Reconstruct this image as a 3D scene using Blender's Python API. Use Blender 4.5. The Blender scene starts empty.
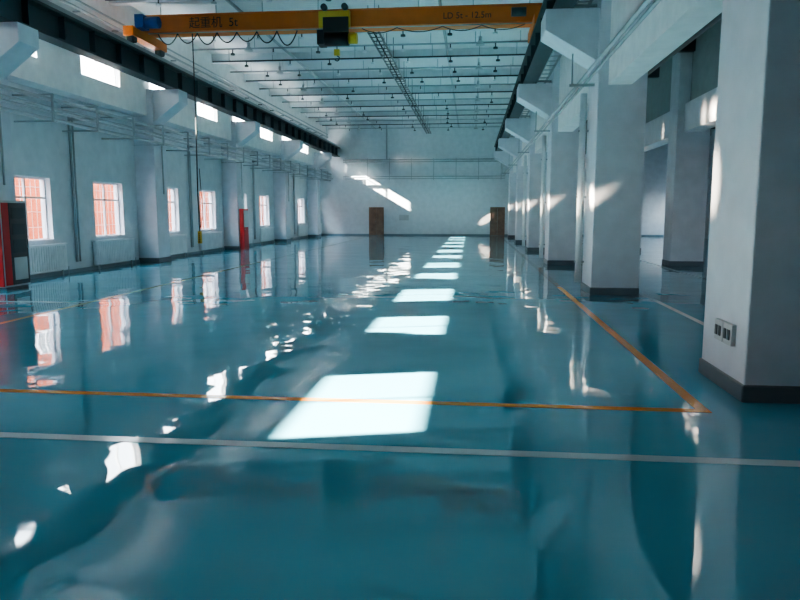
import bpy, bmesh, math, random
from mathutils import Vector, Matrix
random.seed(4)
scene = bpy.context.scene
scene.view_settings.view_transform = 'AgX'
scene.view_settings.look = 'AgX - Medium High Contrast'
scene.view_settings.exposure = 1.5

# ------------------------------------------------------------------ materials
def new_mat(name):
    m = bpy.data.materials.new(name); m.use_nodes = True
    return m, m.node_tree.nodes, m.node_tree.links, m.node_tree.nodes['Principled BSDF']

def mat(name, col, rough=0.6, metal=0.0, var=0.06, scale=3.0, bump=0.0, bscale=40.0):
    m, n, l, b = new_mat(name)
    b.inputs['Roughness'].default_value = rough
    b.inputs['Metallic'].default_value = metal
    tc = n.new('ShaderNodeTexCoord')
    nz = n.new('ShaderNodeTexNoise'); nz.inputs['Scale'].default_value = scale
    nz.inputs['Detail'].default_value = 5
    l.new(tc.outputs['Object'], nz.inputs['Vector'])
    cr = n.new('ShaderNodeValToRGB')
    cr.color_ramp.elements[0].position = 0.3; cr.color_ramp.elements[1].position = 0.7
    cr.color_ramp.elements[0].color = tuple(c*(1-var) for c in col)+(1,)
    cr.color_ramp.elements[1].color = tuple(min(1, c*(1+var)) for c in col)+(1,)
    l.new(nz.outputs['Fac'], cr.inputs['Fac'])
    l.new(cr.outputs['Color'], b.inputs['Base Color'])
    if bump > 0:
        n2 = n.new('ShaderNodeTexNoise'); n2.inputs['Scale'].default_value = bscale
        l.new(tc.outputs['Object'], n2.inputs['Vector'])
        bp = n.new('ShaderNodeBump'); bp.inputs['Strength'].default_value = bump
        bp.inputs['Distance'].default_value = 0.01
        l.new(n2.outputs['Fac'], bp.inputs['Height']); l.new(bp.outputs['Normal'], b.inputs['Normal'])
    return m

M_wall   = mat('painted_wall', (0.69, 0.74, 0.77), 0.55, bump=0.15)
M_upper  = mat('white_upper_wall', (0.89, 0.90, 0.90), 0.6)
M_col    = mat('column_paint', (0.68, 0.71, 0.76), 0.45, bump=0.1)
M_plinth = mat('grey_plinth', (0.15, 0.17, 0.19), 0.4)
M_base   = mat('blue_grey_skirting', (0.22, 0.30, 0.34), 0.4)
M_frame  = mat('white_window_frame', (0.78, 0.78, 0.8), 0.35)
M_rad    = mat('radiator_enamel', (0.85, 0.88, 0.9), 0.3)
M_steel  = mat('dark_steel', (0.055, 0.075, 0.085), 0.45, 0.3)
M_galv   = mat('galvanised_steel', (0.42, 0.46, 0.48), 0.4, 0.6)
M_white  = mat('white_paint_pipe', (0.72, 0.76, 0.78), 0.4)
M_orange = mat('crane_orange', (0.72, 0.19, 0.025), 0.5)
M_yellow = mat('hoist_yellow', (0.75, 0.50, 0.05), 0.4)
M_black  = mat('black_rubber', (0.015, 0.016, 0.018), 0.5)
M_blue   = mat('motor_blue', (0.02, 0.07, 0.25), 0.4)
M_red    = mat('fire_red', (0.62, 0.03, 0.03), 0.35)
M_wood   = mat('brown_door', (0.30, 0.19, 0.14), 0.45, var=0.2)
M_dkgrey = mat('cabinet_dark', (0.06, 0.07, 0.08), 0.35)
M_ltgrey = mat('light_grey_plastic', (0.55, 0.57, 0.58), 0.4)
M_lineW  = mat('line_white', (0.70, 0.76, 0.76), 0.12)
M_lineO  = mat('line_orange', (0.85, 0.28, 0.03), 0.12)
M_lineY  = mat('line_yellow', (0.62, 0.62, 0.40), 0.12)
M_ground = mat('asphalt', (0.2, 0.17, 0.16), 0.9)
M_aisleceil = mat('aisle_ceiling_grey', (0.30, 0.36, 0.37), 0.7)

# glass
m, n, l, b = new_mat('window_glass')
n.remove(b)
tr = n.new('ShaderNodeBsdfTransparent'); tr.inputs['Color'].default_value = (0.95, 0.98, 0.98, 1)
gl = n.new('ShaderNodeBsdfGlossy'); gl.inputs['Roughness'].default_value = 0.02
mx = n.new('ShaderNodeMixShader'); mx.inputs['Fac'].default_value = 0.06
l.new(tr.outputs[0], mx.inputs[1]); l.new(gl.outputs[0], mx.inputs[2])
l.new(mx.outputs[0], n['Material Output'].inputs['Surface'])
M_glass = m

# ceiling: ribbed decking
m, n, l, b = new_mat('ceiling_deck')
b.inputs['Base Color'].default_value = (0.80, 0.82, 0.83, 1); b.inputs['Roughness'].default_value = 0.55
tc = n.new('ShaderNodeTexCoord')
wv = n.new('ShaderNodeTexWave'); wv.inputs['Scale'].default_value = 1.6; wv.bands_direction = 'Y'
l.new(tc.outputs['Object'], wv.inputs['Vector'])
bp = n.new('ShaderNodeBump'); bp.inputs['Strength'].default_value = 0.6; bp.inputs['Distance'].default_value = 0.04
l.new(wv.outputs['Fac'], bp.inputs['Height']); l.new(bp.outputs['Normal'], b.inputs['Normal'])
M_ceil = m

# brick facade outside
m, n, l, b = new_mat('brick_facade')
b.inputs['Roughness'].default_value = 1.0
b.inputs['Specular IOR Level'].default_value = 0.1
tc = n.new('ShaderNodeTexCoord')
br = n.new('ShaderNodeTexBrick'); br.inputs['Scale'].default_value = 1.6
br.inputs['Color1'].default_value = (0.21, 0.035, 0.011, 1); br.inputs['Color2'].default_value = (0.16, 0.024, 0.008, 1)
br.inputs['Mortar'].default_value = (0.22, 0.08, 0.045, 1)
sx = n.new('ShaderNodeSeparateXYZ'); cx = n.new('ShaderNodeCombineXYZ')
l.new(tc.outputs['Object'], sx.inputs[0]); l.new(sx.outputs['Y'], cx.inputs['X']); l.new(sx.outputs['Z'], cx.inputs['Y'])
l.new(cx.outputs[0], br.inputs['Vector']); l.new(br.outputs['Color'], b.inputs['Base Color'])
M_brick = m

# epoxy floor
m, n, l, b = new_mat('teal_epoxy_floor')
tc = n.new('ShaderNodeTexCoord')
nz = n.new('ShaderNodeTexNoise'); nz.inputs['Scale'].default_value = 0.35; nz.inputs['Detail'].default_value = 6
l.new(tc.outputs['Object'], nz.inputs['Vector'])
cr = n.new('ShaderNodeValToRGB')
cr.color_ramp.elements[0].position = 0.3; cr.color_ramp.elements[1].position = 0.7
cr.color_ramp.elements[0].color = (0.145, 0.42, 0.52, 1); cr.color_ramp.elements[1].color = (0.165, 0.46, 0.57, 1)
l.new(nz.outputs['Fac'], cr.inputs['Fac']); l.new(cr.outputs['Color'], b.inputs['Base Color'])
b.inputs['Roughness'].default_value = 0.02
b.inputs['IOR'].default_value = 1.8
n1 = n.new('ShaderNodeTexNoise'); n1.inputs['Scale'].default_value = 0.85; n1.inputs['Detail'].default_value = 1.8
n1.inputs['Roughness'].default_value = 0.42
l.new(tc.outputs['Object'], n1.inputs['Vector'])
bp = n.new('ShaderNodeBump'); bp.inputs['Strength'].default_value = 1.0; bp.inputs['Distance'].default_value = 0.020
l.new(n1.outputs['Fac'], bp.inputs['Height']); l.new(bp.outputs['Normal'], b.inputs['Normal'])
M_floor = m

# ------------------------------------------------------------------ mesh builder
class MB:
    def __init__(s): s.bm = bmesh.new(); s.mats = []
    def mi(s, m):
        if m not in s.mats: s.mats.append(m)
        return s.mats.index(m)
    def box(s, x0, x1, y0, y1, z0, z1, m):
        if x0 > x1: x0, x1 = x1, x0
        if y0 > y1: y0, y1 = y1, y0
        i = s.mi(m)
        v = [s.bm.verts.new(p) for p in [(x0,y0,z0),(x1,y0,z0),(x1,y1,z0),(x0,y1,z0),(x0,y0,z1),(x1,y0,z1),(x1,y1,z1),(x0,y1,z1)]]
        for q in [(0,3,2,1),(4,5,6,7),(0,1,5,4),(1,2,6,5),(2,3,7,6),(3,0,4,7)]:
            f = s.bm.faces.new([v[k] for k in q]); f.material_index = i
    def prism(s, pts, y0, y1, m):      # pts: (x,z) profile extruded along y
        i = s.mi(m)
        a = [s.bm.verts.new((p[0], y0, p[1])) for p in pts]; c = [s.bm.verts.new((p[0], y1, p[1])) for p in pts]
        fs = [s.bm.faces.new(a), s.bm.faces.new(c[::-1])]
        k = len(pts)
        for j in range(k): fs.append(s.bm.faces.new([a[j], c[j], c[(j+1)%k], a[(j+1)%k]]))
        for f in fs: f.material_index = i
        bmesh.ops.recalc_face_normals(s.bm, faces=fs)
    def cyl(s, p0, p1, r, m, seg=10, r2=None):
        i = s.mi(m); p0 = Vector(p0); p1 = Vector(p1); d = p1-p0
        r2 = r if r2 is None else r2
        q = d.to_track_quat('Z', 'Y')
        A = []; B = []
        for k in range(seg):
            a = 2*math.pi*k/seg; o = Vector((math.cos(a), math.sin(a), 0))
            A.append(s.bm.verts.new(p0+q@(o*r))); B.append(s.bm.verts.new(p1+q@(o*r2)))
        for k in range(seg):
            f = s.bm.faces.new([A[k], A[(k+1)%seg], B[(k+1)%seg], B[k]]); f.material_index = i; f.smooth = True
        f = s.bm.faces.new(A[::-1]); f.material_index = i
        f = s.bm.faces.new(B); f.material_index = i
    def path(s, pts, r, m, seg=6):
        for a, c in zip(pts[:-1], pts[1:]): s.cyl(a, c, r, m, seg)
    def done(s, name, parent=None, bevel=0.0):
        me = bpy.data.meshes.new(name); s.bm.to_mesh(me); s.bm.free()
        for m in s.mats: me.materials.append(m)
        o = bpy.data.objects.new(name, me); scene.collection.objects.link(o)
        if parent: o.parent = parent
        if bevel > 0:
            md = o.modifiers.new('bevel', 'BEVEL'); md.width = bevel; md.segments = 2; md.limit_method = 'ANGLE'
        return o

def empty(name):
    o = bpy.data.objects.new(name, None); scene.collection.objects.link(o); return o

# ------------------------------------------------------------------ dimensions
XL, XU, XR = -11.2, -10.7, 2.45       # left wall, clerestory wall, nave edge at columns
XAR = 15.0                             # outer right wall
Y0, Y1 = -9.0, 50.0
ZC = 8.1
low_win = []
for k in range(-1, 6):
    yb = 6+8*k
    low_win += [(yb+1.6, yb+3.3), (yb+5.4, yb+7.1)]
low_win = [w for w in low_win if w[0] > Y0+0.5 and w[1] < Y1-0.4]
UZ0, UZ1 = 5.46, 6.27
LZ0, LZ1 = 0.95, 2.6
up_win = []
for k in range(0, 11):
    c = 3.3+4.0*k
    up_win.append((c-1.03, c+1.03, UZ0, UZ1))
up_win.append((48.25, 49.25, 5.4, 6.55))

def wall_x(name, x0, x1, y0, y1, z0, z1, ops, m):
    mb = MB(); ys = sorted(ops)
    cur = y0
    for (a, bb, za, zb) in ys:
        mb.box(x0, x1, cur, a, z0, z1, m)
        mb.box(x0, x1, a, bb, z0, za, m); mb.box(x0, x1, a, bb, zb, z1, m)
        cur = bb
    mb.box(x0, x1, cur, y1, z0, z1, m)
    return mb.done(name)

# floor
mb = MB(); mb.box(XL-0.4, XAR+0.4, Y0-0.3, Y1+0.3, -0.3, 0, M_floor); mb.done('floor')
mb = MB(); mb.box(-60, 60, -70, 90, -0.5, -0.32, M_ground); mb.done('ground_outside')
# walls
wall_x('wall_left', XL-0.3, XL, Y0, Y1, 0, 4.85, [(a, b_, LZ0, LZ1) for a, b_ in low_win], M_wall)
o = wall_x('wall_left_upper', XU-0.22, XU, Y0, Y1, 4.85, ZC, up_win, M_upper)
mb = MB(); mb.box(XL-0.3, XU-0.22, Y0, Y1, 4.85, 5.0, M_upper); mb.done('trim_1')
mb = MB(); mb.box(XL-0.3, XAR+0.3, Y1, Y1+0.3, 0, ZC, M_wall); mb.done('wall_back')
mb = MB(); mb.box(XL-0.3, XAR+0.3, Y0-0.3, Y0, 0, ZC, M_wall); mb.done('wall_front')
# right outer wall with windows
rw = [(a, b_, 1.0, 2.9) for i, (a, b_) in enumerate(low_win) if i % 2 == 0]
wall_x('wall_right', XAR, XAR+0.3, Y0, Y1, 0, ZC, rw, M_wall)
# wall / deep beam above right arcade and second row
mb = MB(); mb.box(2.65, 3.1, Y0, Y1, 4.2, ZC, M_upper); mb.done('wall_right_upper')
mb = MB(); mb.box(6.45, 7.0, Y0, Y1, 4.15, 5.0, M_col); mb.box(6.6, 6.85, Y0, Y1, 5.0, 6.9, M_aisleceil); mb.done('aisle_beam')
mb = MB(); mb.box(XU-0.3, 3.1, Y0-0.3, Y1+0.3, ZC, ZC+0.25, M_ceil); mb.done('ceiling')
mb = MB(); mb.box(3.1, XAR+0.3, Y0-0.3, Y1+0.3, 6.9, 7.1, M_aisleceil); mb.done('ceiling_aisle')

# baseboards
mb = MB(); mb.box(XL, XL+0.03, Y0, Y1, 0, 0.1, M_base); mb.done('baseboard_left')
mb = MB(); mb.box(XL+0.03, XAR, Y1-0.03, Y1, 0, 0.1, M_base); mb.done('baseboard_back')

# windows
wi = 1
def portal(loc, rot, sx, sy):
    ld = bpy.data.lights.new('sky_portal', 'AREA'); ld.shape = 'RECTANGLE'; ld.size = sx; ld.size_y = sy
    ld.cycles.is_portal = True
    o = bpy.data.objects.new('sky_portal', ld); o.location = loc; o.rotation_euler = rot; scene.collection.objects.link(o)

def window(x, a, b_, z0, z1, kind, depth=0.06, sill=0):
    global wi
    mb = MB(); t = 0.05 if kind == 'low' else 0.035
    mb.box(x, x+depth, a, b_, z0, z0+t, M_frame); mb.box(x, x+depth, a, b_, z1-t, z1, M_frame)
    mb.box(x, x+depth, a, a+t, z0+t, z1-t, M_frame); mb.box(x, x+depth, b_-t, b_, z0+t, z1-t, M_frame)
    if kind == 'low':
        ym = (a+b_)/2; zt = z0+(z1-z0)*0.68
        mb.box(x, x+depth, ym-0.03, ym+0.03, z0+t, z1-t, M_frame)
        mb.box(x, x+depth, a+t, ym-0.03, zt-0.025, zt+0.025, M_frame)
        mb.box(x, x+depth, ym+0.03, b_-t, zt-0.025, zt+0.025, M_frame)
        # outside security bars
        for k in range(1, 8):
            yy = a+(b_-a)*k/8
            mb.cyl((x-0.08, yy, z0), (x-0.08, yy, z1), 0.008, M_frame, 6)
        for zz in (z0+0.35, z0+0.75, z1-0.25):
            mb.cyl((x-0.08, a, zz), (x-0.08, b_, zz), 0.008, M_frame, 6)
        if sill: mb.box(x+depth, x+depth+sill, a-0.0, b_+0.0, z0-0.0, z0+0.03, M_frame)
    else:
        ym = (a+b_)/2
        mb.box(x, x+depth, ym-0.015, ym+0.015, z0+t, z1-t, M_frame)
    mb.box(x+depth*0.45, x+depth*0.55, a+t, b_-t, z0+t, z1-t, M_glass)
    mb.done('window_%d' % wi); wi += 1
for a, b_ in low_win:
    window(XL-0.2, a, b_, LZ0, LZ1, 'low', sill=0.16)
    portal((XL-0.02, (a+b_)/2, (LZ0+LZ1)/2), (0, math.radians(-90), 0), LZ1-LZ0, b_-a)
for a, b_, za, zb in up_win:
    window(XU-0.2, a, b_, za, zb, 'up')
    portal((XU-0.01, (a+b_)/2, (za+zb)/2), (0, math.radians(-90), 0), zb-za, b_-a)
for a, b_, z0, z1 in rw:
    window(XAR+0.1, a, b_, z0, z1, 'low')
    portal((XAR-0.02, (a+b_)/2, (z0+z1)/2), (0, math.radians(90), 0), z1-z0, b_-a)

# building outside
mb = MB(); mb.box(-26, -22, -40, 95, -0.3, 9.3, M_brick)
for k in range(28):
    for z in (4.3,):
        y = -34+k*4.4
        mb.box(-22, -21.9, y, y+1.4, z, z+1.5, M_frame)
        mb.box(-21.9, -21.88, y+0.1, y+0.65, z+0.1, z+1.4, M_dkgrey)
        mb.box(-21.9, -21.88, y+0.75, y+1.3, z+0.1, z+1.4, M_dkgrey)
mb.done('brick_building')

# ------------------------------------------------------------------ columns
ZB = 5.7
def column(x0, x1, y0, y1, top, corb=0, m=M_col):
    mb = MB()
    mb.box(x0, x1, y0, y1, 0.0, top, m)
    mb.box(x0-0.02, x1+0.02, y0-0.02, y1+0.02, 0.0, 0.16, M_plinth)
    ym0, ym1 = y0+0.1, y1-0.1
    if corb > 0:   # towards +x
        mb.prism([(x1-0.02, 4.65), (x1-0.02, ZB), (x1+corb, ZB), (x1+corb, ZB-0.4)], ym0, ym1, m)
    if corb < 0:
        mb.prism([(x0+0.02, 4.65), (x0+0.02, ZB), (x0+corb, ZB), (x0+corb, ZB-0.4)], ym0, ym1, m)
    return mb.done('concrete_column', bevel=0.015)
for k in range(-1, 6):
    y = 6+8*k
    column(XL, -10.5, y, y+0.9, ZB, corb=0.88)
for k in range(-1, 6):
    y = 6.25+8*k
    column(XR, 3.4, y, y+1.15, ZC, corb=-1.05)
    column(6.25, 7.25, y, y+0.9, 6.9)
    column(14.2, XAR, y, y+0.9, 6.9)

# runway beams
def runway(xc):
    mb = MB()
    mb.box(xc-0.2, xc+0.2, Y0, Y1, ZB, ZB+0.05, M_steel)
    mb.box(xc-0.03, xc+0.03, Y0, Y1, ZB+0.05, ZB+0.6, M_steel)
    mb.box(xc-0.24, xc+0.24, Y0, Y1, ZB+0.6, ZB+0.66, M_steel)
    mb.box(xc-0.04, xc+0.04, Y0, Y1, ZB+0.66, ZB+0.86, M_galv)
    y = Y0+1
    while y < Y1:
        mb.box(xc-0.18, xc+0.18, y, y+0.02, ZB+0.05, ZB+0.6, M_steel); y += 1.33
    return mb.done('crane_runway_beam')
runway(-9.88); runway(1.75)

# ------------------------------------------------------------------ bridge crane
cr_e = empty('bridge_crane'); YC = 20.5
mb = MB()
mb.box(-10.0, 1.95, YC-0.28, YC+0.28, 7.03, 7.46, M_orange)
mb.box(-10.0, 1.95, YC-0.32, YC+0.32, 7.0, 7.03, M_orange)
mb.box(-10.0, 1.95, YC-0.32, YC+0.32, 7.46, 7.49, M_orange)
mb.done('girder', cr_e)
mb = MB()
for x in (-9.88, 1.75):
    mb.box(x-0.15, x+0.15, YC-1.1, YC+1.1, 6.74, 7.0, M_orange)
    for yy in (YC-0.9, YC+0.9):
        mb.cyl((x-0.1, yy, 6.7), (x+0.1, yy, 6.7), 0.14, M_steel, 16)
mb.done('end_carriages', cr_e)
mb = MB()
for x, s in ((-9.5, 1),):
    mb.cyl((x, YC-0.75, 7.15), (x+0.4, YC-0.75, 7.15), 0.16, M_blue, 14)
    mb.box(x-0.25, x, YC-0.95, YC-0.55, 6.98, 7.35, M_blue)
mb.cyl((1.0, YC-0.75, 7.15), (1.4, YC-0.75, 7.15), 0.12, M_steel, 14)
mb.done('drive_motors', cr_e)
mb = MB(); hx = -4.0
mb.box(hx-0.45, hx+0.45, YC-0.5, YC-0.34, 6.95, 7.4, M_yellow)
mb.box(hx-0.45, hx+0.45, YC+0.34, YC+0.5, 6.85, 7.4, M_yellow)
mb.cyl((hx-0.35, YC-0.1, 6.72), (hx+0.35, YC-0.1, 6.72), 0.2, M_black, 16)
mb.cyl((hx+0.35, YC-0.1, 6.72), (hx+0.6, YC-0.1, 6.72), 0.15, M_yellow, 14)
mb.box(hx-0.55, hx-0.35, YC-0.3, YC+0.2, 6.55, 6.95, M_black)
mb.box(hx-0.3, hx+0.42, YC-0.62, YC-0.5, 6.8, 7.2, M_black)
for xx in (-0.3, 0.3): mb.cyl((hx+xx, YC-0.34, 7.52), (hx+xx, YC-0.5, 7.52), 0.09, M_steel, 12)
mb.cyl((hx, YC-0.1, 6.55), (hx, YC-0.1, 6.4), 0.015, M_steel, 6)
mb.box(hx-0.08, hx+0.08, YC-0.16, YC-0.04, 6.25, 6.42, M_yellow)
hk = [(hx+0.07*math.sin(t), YC-0.1, 6.17-0.07*math.cos(t)) for t in [math.radians(a) for a in range(180, -100, -30)]]
mb.path([(hx, YC-0.1, 6.25)]+hk, 0.018, M_steel)
mb.done('hoist_trolley', cr_e)
# festoon cable loops
mb = MB()
mb.cyl((-9.6, YC-0.42, 6.93), (1.6, YC-0.42, 6.93), 0.015, M_galv, 6)
x = -9.3
for w in [0.6]*7:
    pts = []; dep = random.uniform(0.26, 0.42)
    for k in range(13):
        u = k/12; pts.append((x+w*u, YC-0.42, 6.91-dep*4*u*(1-u)))
    mb.path(pts, 0.018, M_black); x += w
x = -3.2
for w in [1.0, 1.3, 1.1, 1.2]:
    pts = [(x+w*k/12, YC-0.42, 6.91-0.13*4*(k/12)*(1-k/12)) for k in range(13)]
    mb.path(pts, 0.012, M_black); x += w
mb.done('festoon_cables', cr_e)
mb = MB()
px = -8.25
mb.path([(px, YC-0.42, 6.9), (px+0.01, YC-0.42, 4.5), (px-0.02, YC-0.42, 2.2), (px, YC-0.42, 1.1)], 0.018, M_black)
mb.path([(px, YC-0.42, 1.15), (px+0.12, YC-0.42, 1.6), (px+0.06, YC-0.42, 3.0)], 0.01, M_black)
mb.box(px-0.05, px+0.05, YC-0.46, YC-0.38, 0.75, 1.12, M_yellow)
for k in range(5): mb.cyl((px, YC-0.46, 0.8+0.06*k), (px, YC-0.475, 0.8+0.06*k), 0.018, M_black, 8)
mb.done('pendant_controller', cr_e)
# marking on girder
cu = bpy.data.curves.new('girder_lettering', 'FONT'); cu.body = '\u8d77\u91cd\u673a  5t'; cu.size = 0.34; cu.extrude = 0.002
to = bpy.data.objects.new('girder_lettering', cu); scene.collection.objects.link(to)
to.location = (-8.4, YC-0.285, 7.12); to.rotation_euler = (math.radians(90), 0, 0); to.parent = cr_e
cu.materials.append(M_black)
cu = bpy.data.curves.new('girder_rating', 'FONT'); cu.body = 'LD 5t - 12.5m'; cu.size = 0.24; cu.extrude = 0.002
to = bpy.data.objects.new('girder_rating', cu); scene.collection.objects.link(to)
to.location = (-0.9, YC-0.285, 7.15); to.rotation_euler = (math.radians(90), 0, 0); to.parent = cr_e
cu.materials.append(M_black)

# ------------------------------------------------------------------ roof structure, pipes
mb = MB(); y = 0.0
while y < Y1:
    mb.box(XU, 2.65, y-0.06, y+0.06, ZC-0.32, ZC, M_white)
    mb.box(XU, 2.65, y-0.12, y+0.12, ZC-0.34, ZC-0.32, M_white); y += 4.0
mb.done('roof_beams')
mb = MB(); y = 1.0
while y < Y1-0.5:
    mb.cyl((XU+0.4, y, ZC-0.5), (2.3, y, ZC-0.5), 0.032, M_steel if int(y/2) % 2 else M_galv, 6)
    x = XU+1.2
    while x < 2.2:
        xo = min(x+random.uniform(-0.15, 0.15), 1.6)
        mb.cyl((xo, y, ZC), (xo, y, ZC-0.5), 0.014, M_galv, 5)
        mb.cyl((xo+0.7, y, ZC-0.5), (xo+0.7, y, ZC-0.68), 0.022, M_steel, 5)
        mb.cyl((xo+0.7, y, ZC-0.72), (xo+0.7, y, ZC-0.66), 0.08, M_steel if random.random() < 0.5 else M_white, 8)
        x += 1.6 if y < 34 else 2.4
    y += 2.0
for x in (-7.0, -1.0):
    mb.cyl((x, 0, ZC-0.42), (x, Y1-0.1, ZC-0.42), 0.05, M_galv, 8)
mb.done('sprinkler_pipes')

def tray(name, x, z, w, y0, y1, m=M_galv, step=0.5):
    mb = MB()
    mb.box(x-w/2, x-w/2+0.02, y0, y1, z, z+0.1, m); mb.box(x+w/2-0.02, x+w/2, y0, y1, z, z+0.1, m)
    y = y0
    while y < y1:
        mb.box(x-w/2+0.02, x+w/2-0.02, y, y+0.05, z, z+0.02, m)
        y += step
    return mb
TX = -3.15
mb = tray('t', TX, ZC-0.85, 0.36, 21.5, Y1-0.1, M_dkgrey)
y = 22
while y < Y1:
    for dx in (-0.17, 0.17): mb.cyl((TX+dx, y, ZC-0.85), (TX+dx, y, ZC), 0.012, M_steel, 5)
    y += 2
mb.cyl((TX, 21.5, ZC-0.8), (TX, Y1-0.1, ZC-0.8), 0.025, M_black, 6)
mb.done('ceiling_cable_tray')

# high bay lamps
for y in [24, 28, 32, 36, 40, 44, 48]:
    for x in (-8.0, 0.2):
        mb = MB()
        mb.cyl((x, y+0.5, ZC), (x, y+0.5, ZC-0.42), 0.012, M_galv, 5)
        mb.cyl((x, y+0.5, ZC-0.42), (x, y+0.5, ZC-0.56), 0.06, M_ltgrey, 12)
        mb.cyl((x, y+0.5, ZC-0.7), (x, y+0.5, ZC-0.56), 0.16, M_ltgrey, 16, r2=0.07)
        mb.done('high_bay_lamp')

# left wall pipes and tray along the wall
mb = MB()
for x, z, r in [(-10.35, 4.45, 0.05), (-10.35, 4.25, 0.035), (-10.22, 4.12, 0.03), (-10.4, 3.98, 0.045)]:
    mb.cyl((x, Y0, z), (x, Y1-0.05, z), r, M_galv, 8)
y = Y0+1
while y < Y1:
    mb.box(XL, -10.15, y, y+0.05, 3.88, 3.92, M_galv)
    mb.box(-10.2, -10.15, y, y+0.05, 3.92, 4.55, M_galv)
    mb.box(XL, -10.2, y, y+0.05, 4.51, 4.55, M_galv)
    y += 2.0
# vertical drops
for k in range(-1, 5):
    for dy, r in ((4.25, 0.035), (4.4, 0.025)):
        yy = 6+8*k+dy
        mb.cyl((XL+0.06, yy, 0.3), (XL+0.06, yy, 4.3), r, M_galv, 8)
        mb.cyl((XL+0.06, yy, 4.25), (-10.35, yy, 4.25), r, M_galv, 8)
    yy = 6+8*k+0.45
    mb.cyl((-10.44, yy, 2.3), (-10.44, yy, 4.0), 0.025, M_galv, 8)
mb.done('wall_pipes')
# upper left services
mb = MB()
mb.cyl((XU+0.15, Y0, 7.1), (XU+0.15, Y1-0.05, 7.1), 0.04, M_galv, 8)
mb.cyl((XU+0.15, Y0, 7.3), (XU+0.15, Y1-0.05, 7.3), 0.03, M_galv, 8)
y = Y0+1
while y < Y1:
    mb.box(XU, XU+0.2, y, y+0.04, 7.0, 7.04, M_galv); y += 2
mb.done('upper_wall_pipes')

# right side services: tray and pipes hanging on corbels
mb = tray('t', 2.18, 5.85, 0.3, Y0+0.1, Y1-0.1, M_galv, 0.6)
for x, z, r in [(2.3, 4.5, 0.04), (2.3, 4.35, 0.03), (2.36, 6.6, 0.05)]:
    mb.cyl((x, Y0+0.1, z), (x, Y1-0.05, z), r, M_galv, 8)
for k in range(-1, 6):
    y = 6.25+8*k
    mb.box(1.95, XR, y+0.4, y+0.46, 4.25, 4.3, M_galv)
    mb.cyl((2.0, y+0.43, 4.3), (2.0, y+0.43, 4.9), 0.015, M_galv, 6)
    mb.box(2.0, XR, y+0.4, y+0.46, 5.8, 5.85, M_galv)
mb.done('cable_tray')

# aisle pipes
mb = MB()
for x, z, r in [(4.4, 6.3, 0.08), (4.9, 6.38, 0.05), (5.6, 6.2, 0.1), (8.5, 6.3, 0.08), (10.5, 6.2, 0.12)]:
    mb.cyl((x, Y0+0.1, z), (x, Y1-0.05, z), r, M_steel, 8)
y = 2.0
while y < Y1:
    mb.box(3.1, 6.6, y, y+0.2, 6.5, 6.9, M_steel)
    mb.box(6.85, XAR, y, y+0.2, 6.5, 6.9, M_steel)
    y += 4
mb.done('aisle_pipes')

# downpipe on columns
for k in (1, 2, 3):
    y = 6.25+8*k
    mb = MB(); mb.cyl((2.33, y+0.98, 0.17), (2.33, y+0.98, 4.2), 0.07, M_white, 14)
    for z in (0.6, 2.0, 3.4): mb.box(2.24, XR, y+0.95, y+1.01, z, z+0.04, M_galv)
    mb.done('downpipe')

# wall rack at back wall
mb = MB()
for z, r in ((5.45, 0.05), (5.3, 0.04), (4.25, 0.035), (4.1, 0.03)): mb.cyl((-9.4, Y1-0.3, z), (2.3, Y1-0.3, z), r, M_galv, 8)
for x in [-9.2+1.6*k for k in range(8)]:
    mb.box(x, x+0.04, Y1-0.35, Y1-0.001, 5.2, 5.25, M_galv); mb.box(x, x+0.04, Y1-0.35, Y1-0.001, 4.0, 4.04, M_galv)
    mb.box(x, x+0.04, Y1-0.38, Y1-0.35, 4.0, 5.55, M_galv)
mb.cyl((-6.2, Y1-0.2, 5.45), (-6.2, Y1-0.2, 8.0), 0.06, M_galv, 8)
mb.done('pipe_rack')

# back doors
def door(i, x0, x1, z1):
    mb = MB()
    mb.box(x0, x0+0.07, Y1-0.08, Y1, 0, z1, M_wood); mb.box(x1-0.07, x1, Y1-0.08, Y1, 0, z1, M_wood)
    mb.box(x0+0.07, x1-0.07, Y1-0.08, Y1, z1-0.07, z1, M_wood)
    xm = (x0+x1)/2
    for a, b_ in ((x0+0.07, xm-0.005), (xm+0.005, x1-0.07)):
        mb.box(a, b_, Y1-0.05, Y1, 0.01, z1-0.07, M_wood)
        mb.box(a+0.08, b_-0.08, Y1-0.06, Y1-0.05, 0.2, 0.95, M_wood)
        mb.box(a+0.08, b_-0.08, Y1-0.06, Y1-0.05, 1.1, z1-0.25, M_wood)
    mb.cyl((xm-0.06, Y1-0.12, 1.0), (xm-0.06, Y1-0.05, 1.0), 0.02, M_galv, 8)
    mb.done('door_%d' % i)
door(1, -7.55, -6.45, 2.05); door(2, 1.3, 2.35, 2.05)
mb = MB(); mb.box(-5.3, -4.6, Y1-0.15, Y1, 1.1, 1.5, M_ltgrey); mb.box(-5.25, -4.65, Y1-0.17, Y1-0.15, 1.15, 1.45, M_ltgrey); mb.done('wall_panel')

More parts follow.
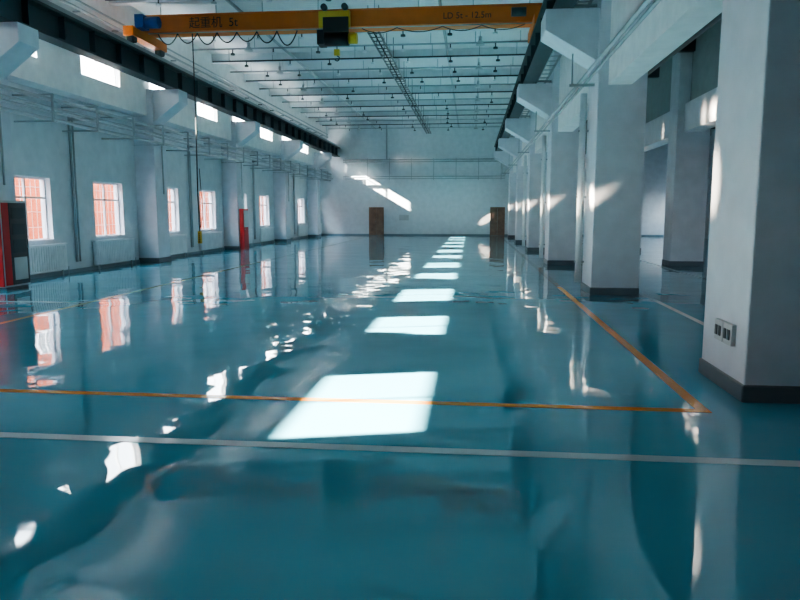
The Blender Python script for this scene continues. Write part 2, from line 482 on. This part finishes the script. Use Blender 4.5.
# radiators
for a, b_ in low_win:
    if a < 6: continue
    mb = MB(); ya, yb = a-0.3, b_+0.35; k = int((yb-ya)/0.1)
    mb.box(XL+0.06, XL+0.14, ya, yb, 0.14, 0.84, M_rad)
    for j in range(k):
        y = ya+j*0.1+0.02
        mb.box(XL+0.14, XL+0.16, y, y+0.06, 0.18, 0.80, M_rad)
    mb.box(XL+0.05, XL+0.17, ya-0.01, yb+0.01, 0.84, 0.86, M_rad)
    mb.cyl((XL+0.1, yb, 0.2), (XL+0.1, yb+0.12, 0.2), 0.015, M_galv, 8)
    mb.cyl((XL+0.1, yb+0.1, 0.0), (XL+0.1, yb+0.1, 0.2), 0.015, M_galv, 8)
    for y in (ya+0.2, yb-0.2):
        mb.box(XL, XL+0.06, y, y+0.04, 0.7, 0.74, M_galv); mb.box(XL+0.08, XL+0.12, y, y+0.04, 0, 0.14, M_galv)
    mb.done('radiator')

# electrical cabinet on the near left column, red end panel
mb = MB(); cx1 = -10.08
mb.box(-10.46, cx1, 13.75, 14.6, 0.06, 1.95, M_ltgrey)
mb.box(-10.46, cx1-0.01, 13.72, 13.75, 0.08, 1.93, M_red)
mb.box(cx1, cx1+0.02, 13.77, 13.98, 0.1, 1.9, M_red)
mb.box(cx1, cx1+0.02, 14.0, 14.57, 0.1, 1.9, M_dkgrey)
for z, h in ((0.2, 0.5), (0.8, 0.3), (1.2, 0.25), (1.55, 0.25)):
    mb.box(cx1+0.02, cx1+0.03, 14.06, 14.5, z, z+h, M_ltgrey if z < 0.5 else M_steel)
mb.box(cx1+0.02, cx1+0.06, 14.52, 14.55, 0.9, 1.1, M_galv)
mb.box(-10.44, cx1-0.02, 13.8, 14.55, 0, 0.06, M_plinth)
mb.done('electrical_cabinet', bevel=0.008)
def firecab(x0, x1, y0, y1, z0, z1):
    mb = MB()
    mb.box(x0, x1, y0, y1, z0, z1, M_red)
    mb.box(x1, x1+0.015, y0+0.06, y1-0.06, z0+0.55*(z1-z0), z1-0.08, M_ltgrey)
    mb.box(x1, x1+0.015, y0+0.06, y1-0.06, z0+0.06, z0+0.5*(z1-z0), M_red)
    mb.box(x0+0.05, x1-0.05, y0-0.015, y0, z0+0.08, z1-0.08, M_red)
    mb.cyl((x1+0.015, y0+0.1, (z0+z1)/2), (x1+0.05, y0+0.1, (z0+z1)/2), 0.02, M_galv, 8)
    mb.done('fire_hose_cabinet', bevel=0.006)
firecab(-10.48, -10.3, 30.1, 30.8, 0.0, 1.85)

# sockets on near column
mb = MB()
for y0 in (6.50, 6.73):
    mb.box(XR-0.045, XR, y0, y0+0.21, 0.46, 0.66, M_ltgrey)
    mb.box(XR-0.055, XR-0.045, y0+0.03, y0+0.09, 0.51, 0.61, M_dkgrey)
    mb.box(XR-0.055, XR-0.045, y0+0.12, y0+0.18, 0.51, 0.61, M_dkgrey)
mb.done('power_socket', bevel=0.006)

# ------------------------------------------------------------------ floor lines
E = 0.003
def line(name, x0, x1, y0, y1, m, h=E):
    mb = MB(); mb.box(x0, x1, y0, y1, 0.0005, h, m); mb.done(name)
line('white_floor_line', XL+0.1, 14.0, 4.65, 4.76, M_lineW)
line('orange_floor_line', XL+0.1, 2.06, 5.88, 5.98, M_lineO)
line('orange_floor_line', 1.95, 2.06, 5.98, Y1-0.3, M_lineO)
line('white_floor_line', 3.5, 3.6, 7.6, Y1-0.3, M_lineW)
line('white_floor_line', 5.9, 6.0, 7.6, Y1-0.3, M_lineW)
line('yellow_floor_line', -7.25, -7.15, 6.0, Y1-0.3, M_lineY)
line('white_floor_line', XL+0.1, -7.25, 12.0, 12.1, M_lineW)

# ------------------------------------------------------------------ light
w = bpy.data.worlds.new('sky'); scene.world = w; w.use_nodes = True
n = w.node_tree.nodes; l = w.node_tree.links
bg = n['Background']
tc = n.new('ShaderNodeTexCoord'); sp = n.new('ShaderNodeSeparateXYZ'); cr = n.new('ShaderNodeValToRGB')
l.new(tc.outputs['Generated'], sp.inputs[0]); l.new(sp.outputs['Z'], cr.inputs['Fac'])
cr.color_ramp.elements[0].color = (0.98, 0.98, 1.0, 1); cr.color_ramp.elements[1].color = (0.62, 0.76, 1.0, 1)
l.new(cr.outputs['Color'], bg.inputs['Color'])
bg.inputs['Strength'].default_value = 8.0
sd = bpy.data.lights.new('sun', 'SUN'); sd.energy = 70; sd.angle = math.radians(0.5); sd.color = (1.0, 0.92, 0.82)
so = bpy.data.objects.new('sun', sd); scene.collection.objects.link(so)
so.rotation_euler = Vector((1, 0.27, -0.59)).to_track_quat('-Z', 'Y').to_euler()
so.location = (-30, -5, 20)
# added lamps above the floor, standing in for sunlight mirrored upward by glossy epoxy
glint_lamps = []
for k in range(0, 11):
    c = 3.3+4.0*k+2.65
    glint_lamps.append((c+0.47, 0.3, 0.55, 0.9))
    if k > 0: glint_lamps.append((c-0.35, 0.6, 0.34, 4.0))
glint_lamps.append((49.45, 0.3, 0.5, 1.6))
for gy, wx, hz, e in glint_lamps:
    ld = bpy.data.lights.new('added_glint_lamp', 'AREA'); ld.shape = 'ELLIPSE'; ld.size = wx; ld.size_y = hz
    ld.energy = e; ld.spread = math.radians(4); ld.color = (1.0, 0.84, 0.66)
    lo = bpy.data.objects.new('added_glint_lamp', ld); scene.collection.objects.link(lo)
    d = Vector((1, 0.27, 0.59))
    lo.rotation_euler = d.to_track_quat('-Z', 'Y').to_euler()
    off = 0.55 if gy < 49 else 0.5
    lo.location = Vector((-0.95, gy, 0.0)) + d.normalized()*off

# ------------------------------------------------------------------ camera
cd = bpy.data.cameras.new('camera'); cd.sensor_width = 36; cd.lens = 36*680/800
co = bpy.data.objects.new('camera', cd); scene.collection.objects.link(co)
co.location = (0, 0, 1.7); co.rotation_euler = (math.radians(90-7.37), 0, math.radians(6.0))
cd.clip_end = 300
scene.camera = co
